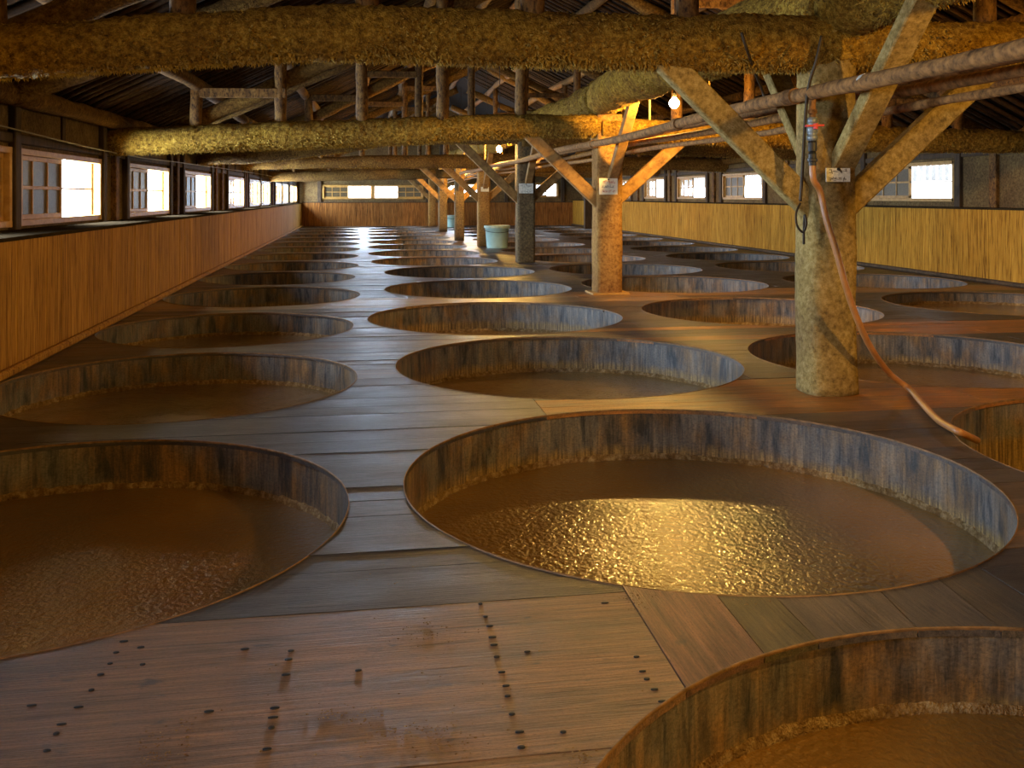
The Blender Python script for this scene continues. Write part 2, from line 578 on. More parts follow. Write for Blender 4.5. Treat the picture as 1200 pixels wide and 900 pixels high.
def cut_plank(poly, top=0.0, thick=0.020):
    """the board 'poly' less the vat holes: a list of MB, one for each connected piece"""
    xs = [p[0] for p in poly]; ys = [p[1] for p in poly]
    x0, x1, y0, y1 = min(xs), max(xs), min(ys), max(ys)
    near = []
    for (cx, cy, r, lv) in ALL:
        qx, qy = min(max(cx, x0), x1), min(max(cy, y0), y1)
        if (qx - cx) ** 2 + (qy - cy) ** 2 < r * r:
            near.append((cx, cy, r))
    if not near:
        tris = None
        vs = [Vector((p[0], p[1])) for p in poly]
        faces = [tuple(range(len(poly)))]
    else:
        vs = [Vector(p) for p in poly]
        ed = [(i, (i + 1) % len(poly)) for i in range(len(poly))]
        for c in near:
            pts = circle_pts(*c)
            m = 0.25
            keep = [(x0 - m < p[0] < x1 + m and y0 - m < p[1] < y1 + m) for p in pts]
            idx = {}
            for k in range(CIRC):
                j = (k + 1) % CIRC
                if keep[k] or keep[j]:
                    for q in (k, j):
                        if q not in idx:
                            idx[q] = len(vs); vs.append(Vector(pts[q]))
                    ed.append((idx[k], idx[j]))
        rv, re, rf, *_ = delaunay_2d_cdt(vs, ed, [], 0, 1e-6)
        vs = rv
        faces = []
        for f in rf:
            cxm = sum(rv[i].x for i in f) / len(f); cym = sum(rv[i].y for i in f) / len(f)
            if not in_poly((cxm, cym), poly):
                continue
            ok = True
            for (cx, cy, r) in near:
                if (cxm - cx) ** 2 + (cym - cy) ** 2 < (r * math.cos(PI / CIRC)) ** 2 - 1e-4:
                    ok = False
                    break
            if ok:
                faces.append(tuple(f))
    # connected pieces by shared edges
    em = {}
    for fi, f in enumerate(faces):
        for i in range(len(f)):
            e = tuple(sorted((f[i], f[(i + 1) % len(f)])))
            em.setdefault(e, []).append(fi)
    seen = set(); out = []
    for s in range(len(faces)):
        if s in seen:
            continue
        st = [s]; comp = []
        seen.add(s)
        while st:
            q = st.pop(); comp.append(q)
            f = faces[q]
            for i in range(len(f)):
                for nb in em[tuple(sorted((f[i], f[(i + 1) % len(f)])))]:
                    if nb not in seen:
                        seen.add(nb); st.append(nb)
        mb = MB(); mp = {}
        tv, tf, sf = [], [], []
        for q in comp:
            f = faces[q]
            if len(f) == 3 or True:
                a = 0.0
                for i in range(len(f)):
                    p, n_ = vs[f[i]], vs[f[(i + 1) % len(f)]]
                    a += p.x * n_.y - p.y * n_.x
                ff = f if a > 0 else tuple(reversed(f))
            for i in ff:
                if i not in mp:
                    mp[i] = len(tv); tv.append((vs[i].x, vs[i].y))
            tf.append(tuple(mp[i] for i in ff))
            for i in range(len(ff)):
                e = (ff[i], ff[(i + 1) % len(ff)])
                if len(em[tuple(sorted(e))]) == 1:
                    sf.append((mp[e[0]], mp[e[1]]))
        n = len(tv)
        area = sum(abs(sum(tv[f[i]][0] * tv[f[(i + 1) % len(f)]][1] - tv[f[i]][1] * tv[f[(i + 1) % len(f)]][0] for i in range(len(f)))) / 2 for f in tf)
        if area < 0.0015:
            continue
        mb.v = [(x, y, top) for x, y in tv] + [(x, y, top - thick) for x, y in tv]
        mb.f = list(tf) + [(b, a, a + n, b + n) for a, b in sf]
        out.append(mb)
    return out


floor = empty('floor', (0, 0, 0), 'dark timber plank deck with rows of round vat openings', 'floor', kind='structure')
far = MB(); far_t = []


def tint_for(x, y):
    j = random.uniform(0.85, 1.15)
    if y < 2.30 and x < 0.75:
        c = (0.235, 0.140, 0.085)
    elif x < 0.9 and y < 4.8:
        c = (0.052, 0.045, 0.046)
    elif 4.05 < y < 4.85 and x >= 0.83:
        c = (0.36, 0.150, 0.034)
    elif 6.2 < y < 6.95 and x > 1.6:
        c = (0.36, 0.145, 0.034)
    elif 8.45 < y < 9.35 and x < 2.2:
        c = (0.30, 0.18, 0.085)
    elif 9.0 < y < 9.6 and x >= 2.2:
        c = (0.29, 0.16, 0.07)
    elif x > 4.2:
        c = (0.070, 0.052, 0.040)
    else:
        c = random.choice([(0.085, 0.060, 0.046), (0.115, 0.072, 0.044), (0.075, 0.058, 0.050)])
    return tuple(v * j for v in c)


GAP = 0.0013


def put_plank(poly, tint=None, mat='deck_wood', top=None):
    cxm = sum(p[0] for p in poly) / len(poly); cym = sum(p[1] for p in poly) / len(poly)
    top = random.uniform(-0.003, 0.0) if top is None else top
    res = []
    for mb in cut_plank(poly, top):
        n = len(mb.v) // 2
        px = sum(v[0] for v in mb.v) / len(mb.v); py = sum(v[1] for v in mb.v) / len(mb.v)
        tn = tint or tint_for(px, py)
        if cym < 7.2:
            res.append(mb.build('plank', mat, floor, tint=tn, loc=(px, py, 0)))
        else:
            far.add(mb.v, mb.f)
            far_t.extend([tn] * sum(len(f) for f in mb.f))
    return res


# the short boards across the neck between the two nearest vats, and their seams
SEAMS = [((732.5, 692), (815, 824)), ((839, 696), (911, 785)), ((915, 705), (979, 770)), ((1032, 692), (1100, 760)), ((1102, 679), (1200, 756)), ((1143, 660), (1200, 696))]
seam_lines = []
for a, b in SEAMS:
    p, q = ground(*a), ground(*b)
    seam_lines.append((p.x, p.y, (q.x - p.x) / (q.y - p.y)))


def seam_x(k, y):
    x, yy, s = seam_lines[k]
    return x + s * (y - yy)


NECK_T = [(0.215, 0.115, 0.078), (0.115, 0.095, 0.052), (0.105, 0.085, 0.075), (0.10, 0.085, 0.078), (0.11, 0.085, 0.06)]
NY0, NY1 = 1.30, 2.75
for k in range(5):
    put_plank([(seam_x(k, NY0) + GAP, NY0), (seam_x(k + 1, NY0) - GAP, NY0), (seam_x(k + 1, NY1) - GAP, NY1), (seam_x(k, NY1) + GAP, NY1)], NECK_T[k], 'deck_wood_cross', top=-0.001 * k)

near_plank = None
edges_y = [FRONT, -1.9, -1.2, -0.6, 0.0, 0.5, 0.9, 1.2, 1.45, 1.655, 2.30, 2.415, 2.545]
y = 2.545
while y < BACK:
    y += random.uniform(0.12, 0.19)
    edges_y.append(min(y, BACK))
for y0, y1 in zip(edges_y[:-1], edges_y[1:]):
    if y1 - y0 < 0.03:
        continue
    g0, g1 = y0 + GAP, y1 - GAP
    if y0 < NY1 and y1 > NY0:
        ps = put_plank([(WAIN_L, g0), (seam_x(0, g0) - GAP, g0), (seam_x(0, g1) - GAP, g1), (WAIN_L, g1)])
        if y0 == 1.655:
            near_plank = max(ps, key=lambda o: len(o.data.vertices) and o.dimensions.x * o.dimensions.y)
        put_plank([(seam_x(5, g0) + GAP, g0), (4.9, g0), (4.9, g1), (seam_x(5, g1) + GAP, g1)])
        put_plank([(4.9, g0), (WAIN_R, g0), (WAIN_R, g1), (4.9, g1)])
        continue
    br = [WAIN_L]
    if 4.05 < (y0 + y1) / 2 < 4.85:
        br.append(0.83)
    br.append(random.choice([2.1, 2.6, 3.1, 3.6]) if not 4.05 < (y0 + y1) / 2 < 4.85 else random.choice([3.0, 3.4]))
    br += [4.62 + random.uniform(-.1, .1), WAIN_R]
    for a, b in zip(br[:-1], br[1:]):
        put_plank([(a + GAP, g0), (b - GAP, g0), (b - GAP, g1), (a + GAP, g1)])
fo = far.build('plank_field', 'deck_wood', floor)
set_tint(fo.data, [(*c, 1.0) for c in far_t])
tag(fo, kind='stuff')

# nails in the wide near board
nail_mb = MB()
nail_mb.lathe((0, 0, 0), [(0.0005, 0.0010), (0.006, 0.0009), (0.0075, 0.0004), (0.0075, -0.004)], 10)
nail_me = nail_mb.mesh('nail', 'nail_iron', smooth=True)
NPX = [(563, 707), (569, 722), (574, 733), (577, 746), (579, 755), (582, 769), (588, 787), (593, 803), (595, 815), (600, 836), (609, 857), (611, 875),
       (746, 769), (753, 786), (758, 795), (767, 807), (776, 821), (618, 763), (709, 706),
       (165, 758), (167, 778), (145, 751), (129, 777), (118, 790), (107, 808), (92, 828), (72, 848), (66, 859), (55, 879), (37, 826), (287, 760),
       (341, 762), (338, 772), (335, 790), (322, 829), (320, 840), (318, 852), (313, 877), (420, 785), (245, 833), (660, 857), (136, 764)]
for u, v in NPX:
    p = ground(u, v)
    o = link_copy(nail_me, 'nail', near_plank, p - wpos(near_plank), 0, (random.uniform(.7, 1.3), random.uniform(.45, .7), .6))

cr = MB()
rc = random.Random(5)
OCT = [(1, 0, 0), (-1, 0, 0), (0, 1, 0), (0, -1, 0), (0, 0, 1), (0, 0, -1)]
OCF = [(0, 2, 4), (2, 1, 4), (1, 3, 4), (3, 0, 4), (2, 0, 5), (1, 2, 5), (3, 1, 5), (0, 3, 5)]
for (u, v, n_, su, sv) in ((505, 742, 60, 22, 6), (415, 838, 70, 26, 7), (495, 858, 90, 32, 7), (515, 875, 40, 30, 8), (180, 885, 90, 12, 14), (215, 860, 40, 6, 14), (503, 729, 5, 3, 2), (745, 700, 60, 10, 7),
                           (300, 812, 14, 90, 40), (560, 800, 16, 130, 50), (690, 890, 60, 14, 6), (870, 700, 40, 16, 5), (445, 640, 30, 16, 30), (600, 560, 0, 1, 1)):
    for _ in range(n_):
        p = ground(u + rc.gauss(0, su), v + rc.gauss(0, sv))
        if p.y > 2.6 or any((p.x - q[0]) ** 2 + (p.y - q[1]) ** 2 < (q[2] + .02) ** 2 for q in ALL):
            continue
        e = rc.uniform(.0010, .0026)
        cr.add([(p.x + a * e * rc.uniform(.7, 1.6), p.y + b * e * rc.uniform(.7, 1.4), p.z + c * e * .6) for a, b, c in OCT], OCF)
tag(cr.build('mash_crumbs', 'residue', floor, smooth=True), kind='stuff')

sub = MB(); sub.box(-3.2, 8.4, FRONT - .6, BACK + .6, -1.66, -1.6)
tag(sub.build('cellar_floor', 'outside_ground'), 'hidden earth floor beneath the timber deck', 'floor', kind='structure')

# ------------------------------------------------------------------ walls
def box_wall_x(x0, x1, ya, yb, za, zb, holes, mb):
    """wall slab between x0 and x1 with rectangular holes (y0,y1,z0,z1)"""
    ys = sorted({ya, yb, *[h[0] for h in holes], *[h[1] for h in holes]})
    for a, b in zip(ys[:-1], ys[1:]):
        if b - a < 1e-5:
            continue
        m = (a + b) / 2
        hs = [h for h in holes if h[0] < m < h[1]]
        xa = (lambda y: x0(y)) if callable(x0) else (lambda y: x0)
        xb = (lambda y: x1(y)) if callable(x1) else (lambda y: x1)
        zr = [(za, zb)] if not hs else [(za, hs[0][2]), (hs[0][3], zb)]
        for z0, z1 in zr:
            mb.add([(xa(a), a, z0), (xb(a), a, z0), (xb(b), b, z0), (xa(b), b, z0), (xa(a), a, z1), (xb(a), a, z1), (xb(b), b, z1), (xa(b), b, z1)],
                   [(0, 3, 2, 1), (4, 5, 6, 7), (0, 1, 5, 4), (1, 2, 6, 5), (2, 3, 7, 6), (3, 0, 4, 7)])


# (y0, y1, split) of the left windows; the part beyond the split stands open
WZ0_L, WZ1_L = 0.785, 1.335
LWIN = [(-0.6, 1.4), (4.85, 6.88), (7.03, 9.02), (9.98, 11.89), (12.8, 14.85), (16.55, 18.55), (19.3, 21.15), (21.2, 23.1), (24.3, 26.0), (26.1, 27.9), (28.5, 29.7), (29.85, 31.1)]
RWIN = [(10.85, 12.95), (16.6, 18.6), (19.55, 21.45), (22.4, 24.1), (25.4, 26.9), (3.5, 5.5), (6.9, 8.9)]
WZ0_R, WZ1_R = 0.925, 1.45

wl = MB()
box_wall_x(lambda y: upper_l(y) - .10, upper_l, FRONT, BACK, -1.6, 1.80, [(a, b, WZ0_L, WZ1_L) for a, b in LWIN], wl)
wall_left = tag(wl.build('wall_left', 'plaster'), 'left long wall with dark studs over orange vertical board wainscot', 'wall', kind='structure')
wr = MB()
box_wall_x(UPPER_R, UPPER_R + .10, FRONT, BACK, -1.6, 1.80, [(a, b, WZ0_R, WZ1_R) for a, b in RWIN], wr)
wall_right = tag(wr.build('wall_right', 'plaster'), 'right long wall with plaster panels over brown board wainscot', 'wall', kind='structure')


def wainscot(wall, x_face, inward, ztop, ya, yb, near0, near1, ledge_x):
    far_b = MB()
    y = ya
    while y < yb - 0.02:
        w = random.uniform(0.13, 0.21)
        y1 = min(y + w, yb)
        j = random.uniform(-0.002, 0.002)
        x0, x1 = x_face + j, x_face - inward * 0.03
        m = MB() if near0 < y < near1 else far_b
        m.box(min(x0, x1), max(x0, x1), y + .001, y1 - .001, -0.02, ztop)
        if m is not far_b:
            m.build('wainscot_board', 'wainscot', wall, loc=(x_face, (y + y1) / 2, 0))
        y = y1
    tag(far_b.build('wainscot_boards', 'wainscot', wall), kind='stuff')
    lg = MB()
    x0, x1 = x_face + inward * 0.012, ledge_x
    lg.box(min(x0, x1), max(x0, x1), ya, yb, ztop, ztop + 0.022)
    lg.build('ledge', 'ledge_shade', wall)


wainscot(wall_left, WAIN_L, 1, W_TOP_L - .02, FRONT, BACK, 3.0, 15.0, -2.46)
wainscot(wall_right, WAIN_R, -1, W_TOP_R - .02, FRONT, BACK, 7.5, 18.0, 7.46)
b = MB(); b.bar((WAIN_L + .03, FRONT, 0.025), (WAIN_L + .03, BACK, 0.025), 0.05, 0.05, ch=.3)
tag(b.build('baseboard_left', 'wainscot'), 'narrow wooden strip along the foot of the left wainscot', 'baseboard', kind='structure')
b = MB(); b.bar((WAIN_R - .03, FRONT, 0.025), (WAIN_R - .03, BACK, 0.025), 0.05, 0.05, ch=.3)
tag(b.build('baseboard_right', 'dark_wood'), 'dark wooden strip along the foot of the right wainscot', 'baseboard', kind='structure')


def stud(wall, x, y, w, d, z0, z1, mat='dark_wood'):
    m = MB(); m.bar((x, y, z0), (x, y, z1), d, w, up=(0, 1, 0), ch=.1)
    return m.build('stud', mat, wall)


for a, b_ in LWIN:
    for y in (a - .07, b_ + .07):
        stud(wall_left, upper_l(y) + .015, y, .10, .07, W_TOP_L, 1.78)
    stud(wall_left, upper_l(a) + .005, (a + b_) / 2, .07, .05, WZ1_L + .03, 1.78)
for y in (9.5, 12.35, 15.3, 15.9, 18.9, 23.7, 28.2):
    stud(wall_left, upper_l(y) + .01, y, .12, .08, W_TOP_L, 1.78, 'old_beam_wood')
for a, b_ in RWIN:
    for y in (a - .08, b_ + .08):
        stud(wall_right, UPPER_R - .015, y, .11, .07, W_TOP_R, 1.78)
for y in (10.1, 9.35, 13.8, 14.7, 15.6, 19.1, 22.0, 24.7, 28.0, 29.5):
    stud(wall_right, UPPER_R - .01, y, .13, .08, W_TOP_R, 1.78, 'old_beam_wood')
# rails under and over the windows
for wall, xf, s in ((wall_left, None, 1), (wall_right, UPPER_R, -1)):
    m = MB()
    if s == 1:
        m.bar((upper_l(FRONT) + .01, FRONT, 1.40), (upper_l(BACK) + .01, BACK, 1.40), .04, .07)
    else:
        m.bar((UPPER_R - .01, FRONT, 1.52), (UPPER_R - .01, BACK, 1.52), .04, .07)
    m.build('wall_rail', 'dark_wood', wall)
# wall plate logs
m = MB(); m.tube([(upper_l(y) + .06, y, 1.665 + .004 * y) for y in np.linspace(FRONT, BACK, 120)], 0.075, 14, .02, 2.0, .008, 3)
m.build('wall_plate', 'crust_brown', wall_left, smooth=True)
m = MB(); m.tube([(UPPER_R - .05, y, 1.72) for y in np.linspace(FRONT, BACK, 120)], 0.08, 12, .02, 2.0, .006, 5)
m.build('wall_plate', 'crust_brown', wall_right, smooth=True)

# back wall (y = BACK) with windows, and a front wall behind the viewer
BWIN = [(-1.30, .33, .89, 1.36), (.33, 2.0, .89, 1.36), (2.75, 3.95, .95, 1.42), (5.75, 6.6, .95, 1.45)]


def gable(y0, y1, holes, name, label):
    mb = MB()
    xs = sorted({-2.5, 7.52, RIDGE_X, *[h[0] for h in holes], *[h[1] for h in holes]})
    for a, b in zip(xs[:-1], xs[1:]):
        hs = [h for h in holes if h[0] < (a + b) / 2 < h[1]]
        za, zb = roof_z(a) + .05, roof_z(b) + .05
        segs = [(-1.6, -1.6, za, zb)] if not hs else [(-1.6, -1.6, hs[0][2], hs[0][2]), (hs[0][3], hs[0][3], za, zb)]
        for l0, l1, t0, t1 in segs:
            mb.add([(a, y0, l0), (b, y0, l1), (b, y1, l1), (a, y1, l0), (a, y0, t0), (b, y0, t1), (b, y1, t1), (a, y1, t0)],
                   [(0, 3, 2, 1), (4, 5, 6, 7), (0, 1, 5, 4), (1, 2, 6, 5), (2, 3, 7, 6), (3, 0, 4, 7)])
    return tag(mb.build(name, 'plaster'), label, 'wall', kind='structure')


wall_back = gable(BACK, BACK + .1, BWIN, 'wall_back', 'far end wall with orange board wainscot below a wide bright window')
wall_front = gable(FRONT - .1, FRONT, [], 'wall_front', 'end wall behind the viewer')
fb = MB()
x = WAIN_L
while x < WAIN_R:
    w = random.uniform(.14, .22)
    x1 = min(x + w, WAIN_R)
    fb.box(x + .003, x1 - .003, BACK - .04, BACK - .005 + random.uniform(-.003, .003), -.02, .775)
    x = x1
tag(fb.build('wainscot_boards', 'wainscot_red', wall_back), kind='stuff')
m = MB(); m.box(WAIN_L, WAIN_R, BACK - .07, BACK, .775, .80); m.build('ledge', 'dark_wood', wall_back)
for x in (-1.4, 2.15, 2.6, 4.1, 4.8, 5.6, 6.75):
    m = MB(); m.bar((x, BACK - .02, .80), (x, BACK - .02, roof_z(x)), .12, .07, up=(0, 1, 0), ch=.1); m.build('stud', 'dark_wood', wall_back)
# dark upright block at the far right
m = MB(); m.box(6.62, 7.06, 27.6, 27.75, 0, 1.0); m.box(6.60, 7.08, 27.58, 27.77, .98, 1.03)
tag(m.build('dark_upright_panel', 'dark_wood'), 'dark upright wooden panel at the far right end of the hall', 'panel')

# ------------------------------------------------------------------ windows
wn = [0]


def window(side, a, b, z0, z1, label, clear_left=False, bars=False, flip=False):
    """sliding window: the first half holds a six-pane sash, the second half stands open behind one cross rail"""
    wn[0] += 1
    mid = (a + b) / 2
    if side == 'L':
        P = lambda t, dep, z: (upper_l(t) - .05 + dep, t, z)
        up = (1, 0, 0)
    elif side == 'R':
        P = lambda t, dep, z: (UPPER_R + .05 - dep, t, z)
        up = (1, 0, 0)
    else:
        P = lambda t, dep, z: (t, BACK + .05 - dep, z)
        up = (0, 1, 0)
    w = empty(f'window_{wn[0]}', P(mid, 0, z0), label, 'window', kind='structure')

    def member(mb, t0, y0, t1, y1, wd, dp, dep):
        mb.bar(P(t0, dep, y0), P(t1, dep, y1), wd, dp, up=up, ch=.08)
    fr = MB(); T = .045
    member(fr, a, z0 + T/2, b, z0 + T/2, T, .15, .01)
    member(fr, a, z1 - T/2, b, z1 - T/2, T, .15, .01)
    member(fr, a + T/2, z0, a + T/2, z1, T, .15, .01)
    member(fr, b - T/2, z0, b - T/2, z1, T, .15, .01)
    fr.build('frame', 'frame_wood', w)
    # sash
    flip = flip or side == 'R'
    s0, s1 = (a + T, mid + .02)
    o0, o1 = (mid + .02, b - T)
    if flip:
        s0, s1, o0, o1 = mid - .02, b - T, a + T, mid - .02
    sf = MB(); t = .035
    member(sf, s0, z0 + T + t/2, s1, z0 + T + t/2, t, .03, .03)
    member(sf, s0, z1 - T - t/2, s1, z1 - T - t/2, t, .03, .03)
    member(sf, s0 + t/2, z0 + T, s0 + t/2, z1 - T, t, .03, .03)
    member(sf, s1 - t/2, z0 + T, s1 - t/2, z1 - T, t, .03, .03)
    zm = (z0 + z1) / 2
    member(sf, s0, zm, s1, zm, .026, .026, .03)
    for k in (1, 2):
        q = s0 + (s1 - s0) * k / 3
        member(sf, q, z0 + T, q, z1 - T, .022, .026, .03)
    sash = sf.build('sash', 'frame_wood', w)
    for k in range(3):
        for zz in ((z0 + T + .01, zm - .005), (zm + .005, z1 - T - .01)):
            g = MB()
            q0, q1 = s0 + (s1 - s0) * k / 3 + .008, s0 + (s1 - s0) * (k + 1) / 3 - .008
            A, B_ = P(q0, .026, zz[0]), P(q1, .034, zz[1])
            g.box(min(A[0], B_[0]), max(A[0], B_[0]), min(A[1], B_[1]), max(A[1], B_[1]), zz[0], zz[1])
            g.build('pane', 'thin_glass' if clear_left else 'dirty_glass', sash)
    rl = MB()
    member(rl, o0, zm, o1, zm, .014, .02, 0)
    if bars:
        member(rl, (o0 + o1) / 2, z0 + T, (o0 + o1) / 2, z1 - T, .03, .03, 0)
    member(rl, o1 - .012 if not flip else o0 + .012, z0 + T, o1 - .012 if not flip else o0 + .012, z1 - T, .024, .03, 0)
    rl.build('cross_rail', 'frame_wood', w)
    return (o0, o1)


for i, (a, b_) in enumerate(LWIN):
    lab = 'sliding wooden window with one half open, %s from the camera along the left wall' % ORD[i]
    o0, o1 = window('L', a, b_, WZ0_L, WZ1_L, lab, clear_left=(a > 16), bars=(a > 16), flip=(i == 1))
    daylight((upper_l(b_) - .28, (o0 + o1) / 2, 1.06), (0, -PI / 2, 0), .5, o1 - o0, WINDOW_LIGHT_LEFT)
for i, (a, b_) in enumerate(sorted(RWIN)):
    lab = 'sliding wooden window showing slats outside, %s from the camera along the right wall' % ORD[i]
    window('R', a, b_, WZ0_R, WZ1_R, lab, clear_left=(a > 18))
for i, (a, b_, z0, z1) in enumerate(BWIN):
    lab = ['glaring window in the far end wall with its paned sash at the left', 'glaring window in the far end wall with its paned sash at the right', 'small bright window of the far end wall seen between the posts', 'small paned window at the right end of the far wall'][i]
    window('B', a, b_, z0, z1, lab, clear_left=(i > 1), flip=(i == 1))
daylight((0.38, BACK + .30, 1.13), (-PI / 2, 0, 0), 1.85, .45, WINDOW_LIGHT_BACK)
daylight((3.35, BACK + .30, 1.2), (-PI / 2, 0, 0), 1.0, .42, WINDOW_LIGHT_BACK * .4)

# neighbour's slatted eaves outside the right windows, and the ground outside
sl = empty('slatted_screen', (8.6, 16, -1.6), 'grey slatted boarding seen outside through the right windows', 'screen')
sm = MB(); sm.box(-.012, .012, -.05, .05, 2.83, 3.9)
sme = sm.mesh('slat', 'outside_slat')
for k in range(110):
    link_copy(sme, 'slat', sl, (0, -8 + k * .165, 0))
sm = MB(); sm.box(8.62, 8.66, 8, 26.2, 2.1, 2.3); sm.box(8.62, 8.66, 8, 8.1, -1.6, 2.3); sm.box(8.62, 8.66, 17, 17.1, -1.6, 2.3); sm.box(8.62, 8.66, 26.1, 26.2, -1.6, 2.3)
sm.build('screen_frame', 'outside_slat', sl)
gm = MB(); gm.box(-40, 50, -40, 80, -1.75, -1.67)
tag(gm.build('ground', 'outside_ground'), 'pale bare ground outside the building', 'ground', kind='structure')

# ------------------------------------------------------------------ roof
ceil = MB()
for xa, xb in ((-2.9, RIDGE_X), (RIDGE_X, 7.95)):
    vs = []
    for y in (FRONT - .4, BACK + .4):
        for x in (xa, xb):
            vs += [(x, y, roof_z(x) + .10), (x, y, roof_z(x) + .16)]
    ceil.add(vs, [(0, 2, 6, 4), (1, 5, 7, 3), (0, 1, 3, 2), (4, 6, 7, 5), (0, 4, 5, 1), (2, 3, 7, 6)])
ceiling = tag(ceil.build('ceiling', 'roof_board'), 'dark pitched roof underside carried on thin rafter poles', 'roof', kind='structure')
for side, xa, xb in ((0, -2.6, RIDGE_X), (1, RIDGE_X, 7.7)):
    me = MB()
    n = 12
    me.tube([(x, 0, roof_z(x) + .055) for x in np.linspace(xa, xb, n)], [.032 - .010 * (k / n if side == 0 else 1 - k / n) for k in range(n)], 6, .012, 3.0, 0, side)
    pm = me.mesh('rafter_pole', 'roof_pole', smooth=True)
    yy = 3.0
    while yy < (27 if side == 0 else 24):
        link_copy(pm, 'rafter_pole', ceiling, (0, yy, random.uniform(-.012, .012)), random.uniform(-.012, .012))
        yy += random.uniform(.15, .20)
for k, x in enumerate((-1.6, -.8, 0, .8, 1.6, RIDGE_X, 3.2, 4.0, 4.8, 5.6, 6.4)):
    m = MB()
    m.tube([(x + .04 * math.sin(y * .8 + k), y, roof_z(x) - .02) for y in np.linspace(FRONT, BACK, 70)], .065, 10, .02, 2, 0, k)
    m.build('purlin', 'old_beam_wood', ceiling, smooth=True)

# ------------------------------------------------------------------ vats
NST = 30
stm = MB()
h = PI / NST * 0.997
for rr in (1.010, 1.024):
    for k in range(4):
        a = -h + 2 * h * k / 3
        for z in (-1.3, -.66, -.020):
            stm.v.append((rr * math.cos(a), rr * math.sin(a), z))
for base, rev in ((0, True), (12, False)):
    for k in range(3):
        for j in range(2):
            q = (base + k * 3 + j, base + k * 3 + 3 + j, base + k * 3 + 4 + j, base + k * 3 + 1 + j)
            stm.f.append(q[::-1] if rev else q)
stm.f += [(0, 1, 13, 12), (1, 2, 14, 13), (9, 21, 22, 10), (10, 22, 23, 11)]
for k in range(3):
    stm.f.append((k * 3 + 2, k * 3 + 5, 12 + k * 3 + 5, 12 + k * 3 + 2))
stave_me = stm.mesh('stave', 'stave_wood', smooth=False)
# one-piece stave wall for the far vats
wm = MB()
for k in range(NST):
    a0 = 2 * PI * k / NST
    c, s = math.cos(a0), math.sin(a0)
    wm.add([(x * c - y * s, x * s + y * c, z) for x, y, z in stm.v], stm.f)
ring_me = wm.mesh('stave_wall', 'stave_wood')
# rim crust
rm = MB(); NR = 160
for k in range(NR):
    a = 2 * PI * k / NR
    j = noise.noise(Vector((math.cos(a) * 4, math.sin(a) * 4, 1)))
    j2 = noise.noise(Vector((math.cos(a) * 22, math.sin(a) * 22, 5)))
    for r, z in ((1.0015, -.012), (.9985 + .001 * j2, -.004), (.999, .0010 + .0006 * j2), (1.0018 + .0015 * j + .002 * j2, .0006), (1.002 + .0015 * j, -.01)):
        rm.v.append((r * math.cos(a), r * math.sin(a), z))
for k in range(NR):
    for j in range(4):
        a, b_ = k * 5 + j, ((k + 1) % NR) * 5 + j
        rm.f.append((a, b_, b_ + 1, a + 1))
rim_me = rm.mesh('rim', 'rim_crust', smooth=True)
# mash surface
mm = MB()
mm.v.append((0, 0, 0))
RINGS, SEG = 14, 72
for i in range(1, RINGS + 1):
    for k in range(SEG):
        a = 2 * PI * k / SEG; r = 1.012 * i / RINGS
        p = Vector((r * math.cos(a), r * math.sin(a), 0))
        mm.v.append((p.x, p.y, .006 * noise.noise(p * 3) + .004 * noise.noise(p * 9)))
for k in range(SEG):
    mm.f.append((0, 1 + k, 1 + (k + 1) % SEG))
for i in range(RINGS - 1):
    for k in range(SEG):
        a, b_ = 1 + i * SEG + k, 1 + i * SEG + (k + 1) % SEG
        mm.f.append((a, a + SEG, b_ + SEG, b_))
mash_me = mm.mesh('mash', 'mash', smooth=True)
# residue line of dried mash on the staves, just over the filling
qm = MB(); NQ = 220
for k in range(NQ):
    a = 2 * PI * k / NQ
    for j, (r, z) in enumerate(((1.012, -.012), (.999, -.006), (1.002, .006), (1.007, .020), (1.011, .028))):
        n_ = noise.noise(Vector((math.cos(a) * 30, math.sin(a) * 30, j * 2.1)))
        rr = r + (.004 * n_ if j < 4 else 0)
        qm.v.append((rr * math.cos(a), rr * math.sin(a), z + (.013 * n_ if j > 1 else 0)))
for k in range(NQ):
    for j in range(4):
        a, b_ = k * 5 + j, ((k + 1) % NQ) * 5 + j
        qm.f.append((a, b_, b_ + 1, a + 1))
resid_me = qm.mesh('residue_line', 'residue', smooth=True)
bm_ = MB(); bm_.lathe((0, 0, -1.28), [(1.005, 0), (.001, .01)], 48)
bot_me = bm_.mesh('vat_bottom', 'stave_wood')

ROWTXT = {'L': 'in the row along the left wall', 'C': 'in the row just left of the posts', 'R': 'in the row just right of the posts', 'Q': 'in the row along the right wall'}
for c, lst in VATS.items():
    for i, (x, y, r, lv) in enumerate(lst):
        v = empty('fermentation_vat', (x, y, 0), 'round wooden vat sunk in the deck, %s %s' % (ORD[i], ROWTXT[c]), 'vat', 'fermentation vats sunk in the deck')
        sc = (r, r, 1)
        a0 = random.uniform(0, PI)
        if y < 8.2:
            for k in range(NST):
                link_copy(stave_me, 'stave', v, (0, 0, 0), a0 + 2 * PI * k / NST, sc)
        else:
            link_copy(ring_me, 'stave_wall', v, (0, 0, 0), a0, sc)
        link_copy(bot_me, 'vat_bottom', v, (0, 0, 0), 0, sc)
        link_copy(rim_me, 'rim', v, (0, 0, 0), a0, sc)
        ms = link_copy(mash_me, 'mash', v, (0, 0, lv), a0, sc)
        ms['label'] = 'wet brown fermenting mash'
        link_copy(resid_me, 'residue_line', v, (0, 0, lv), a0, sc)

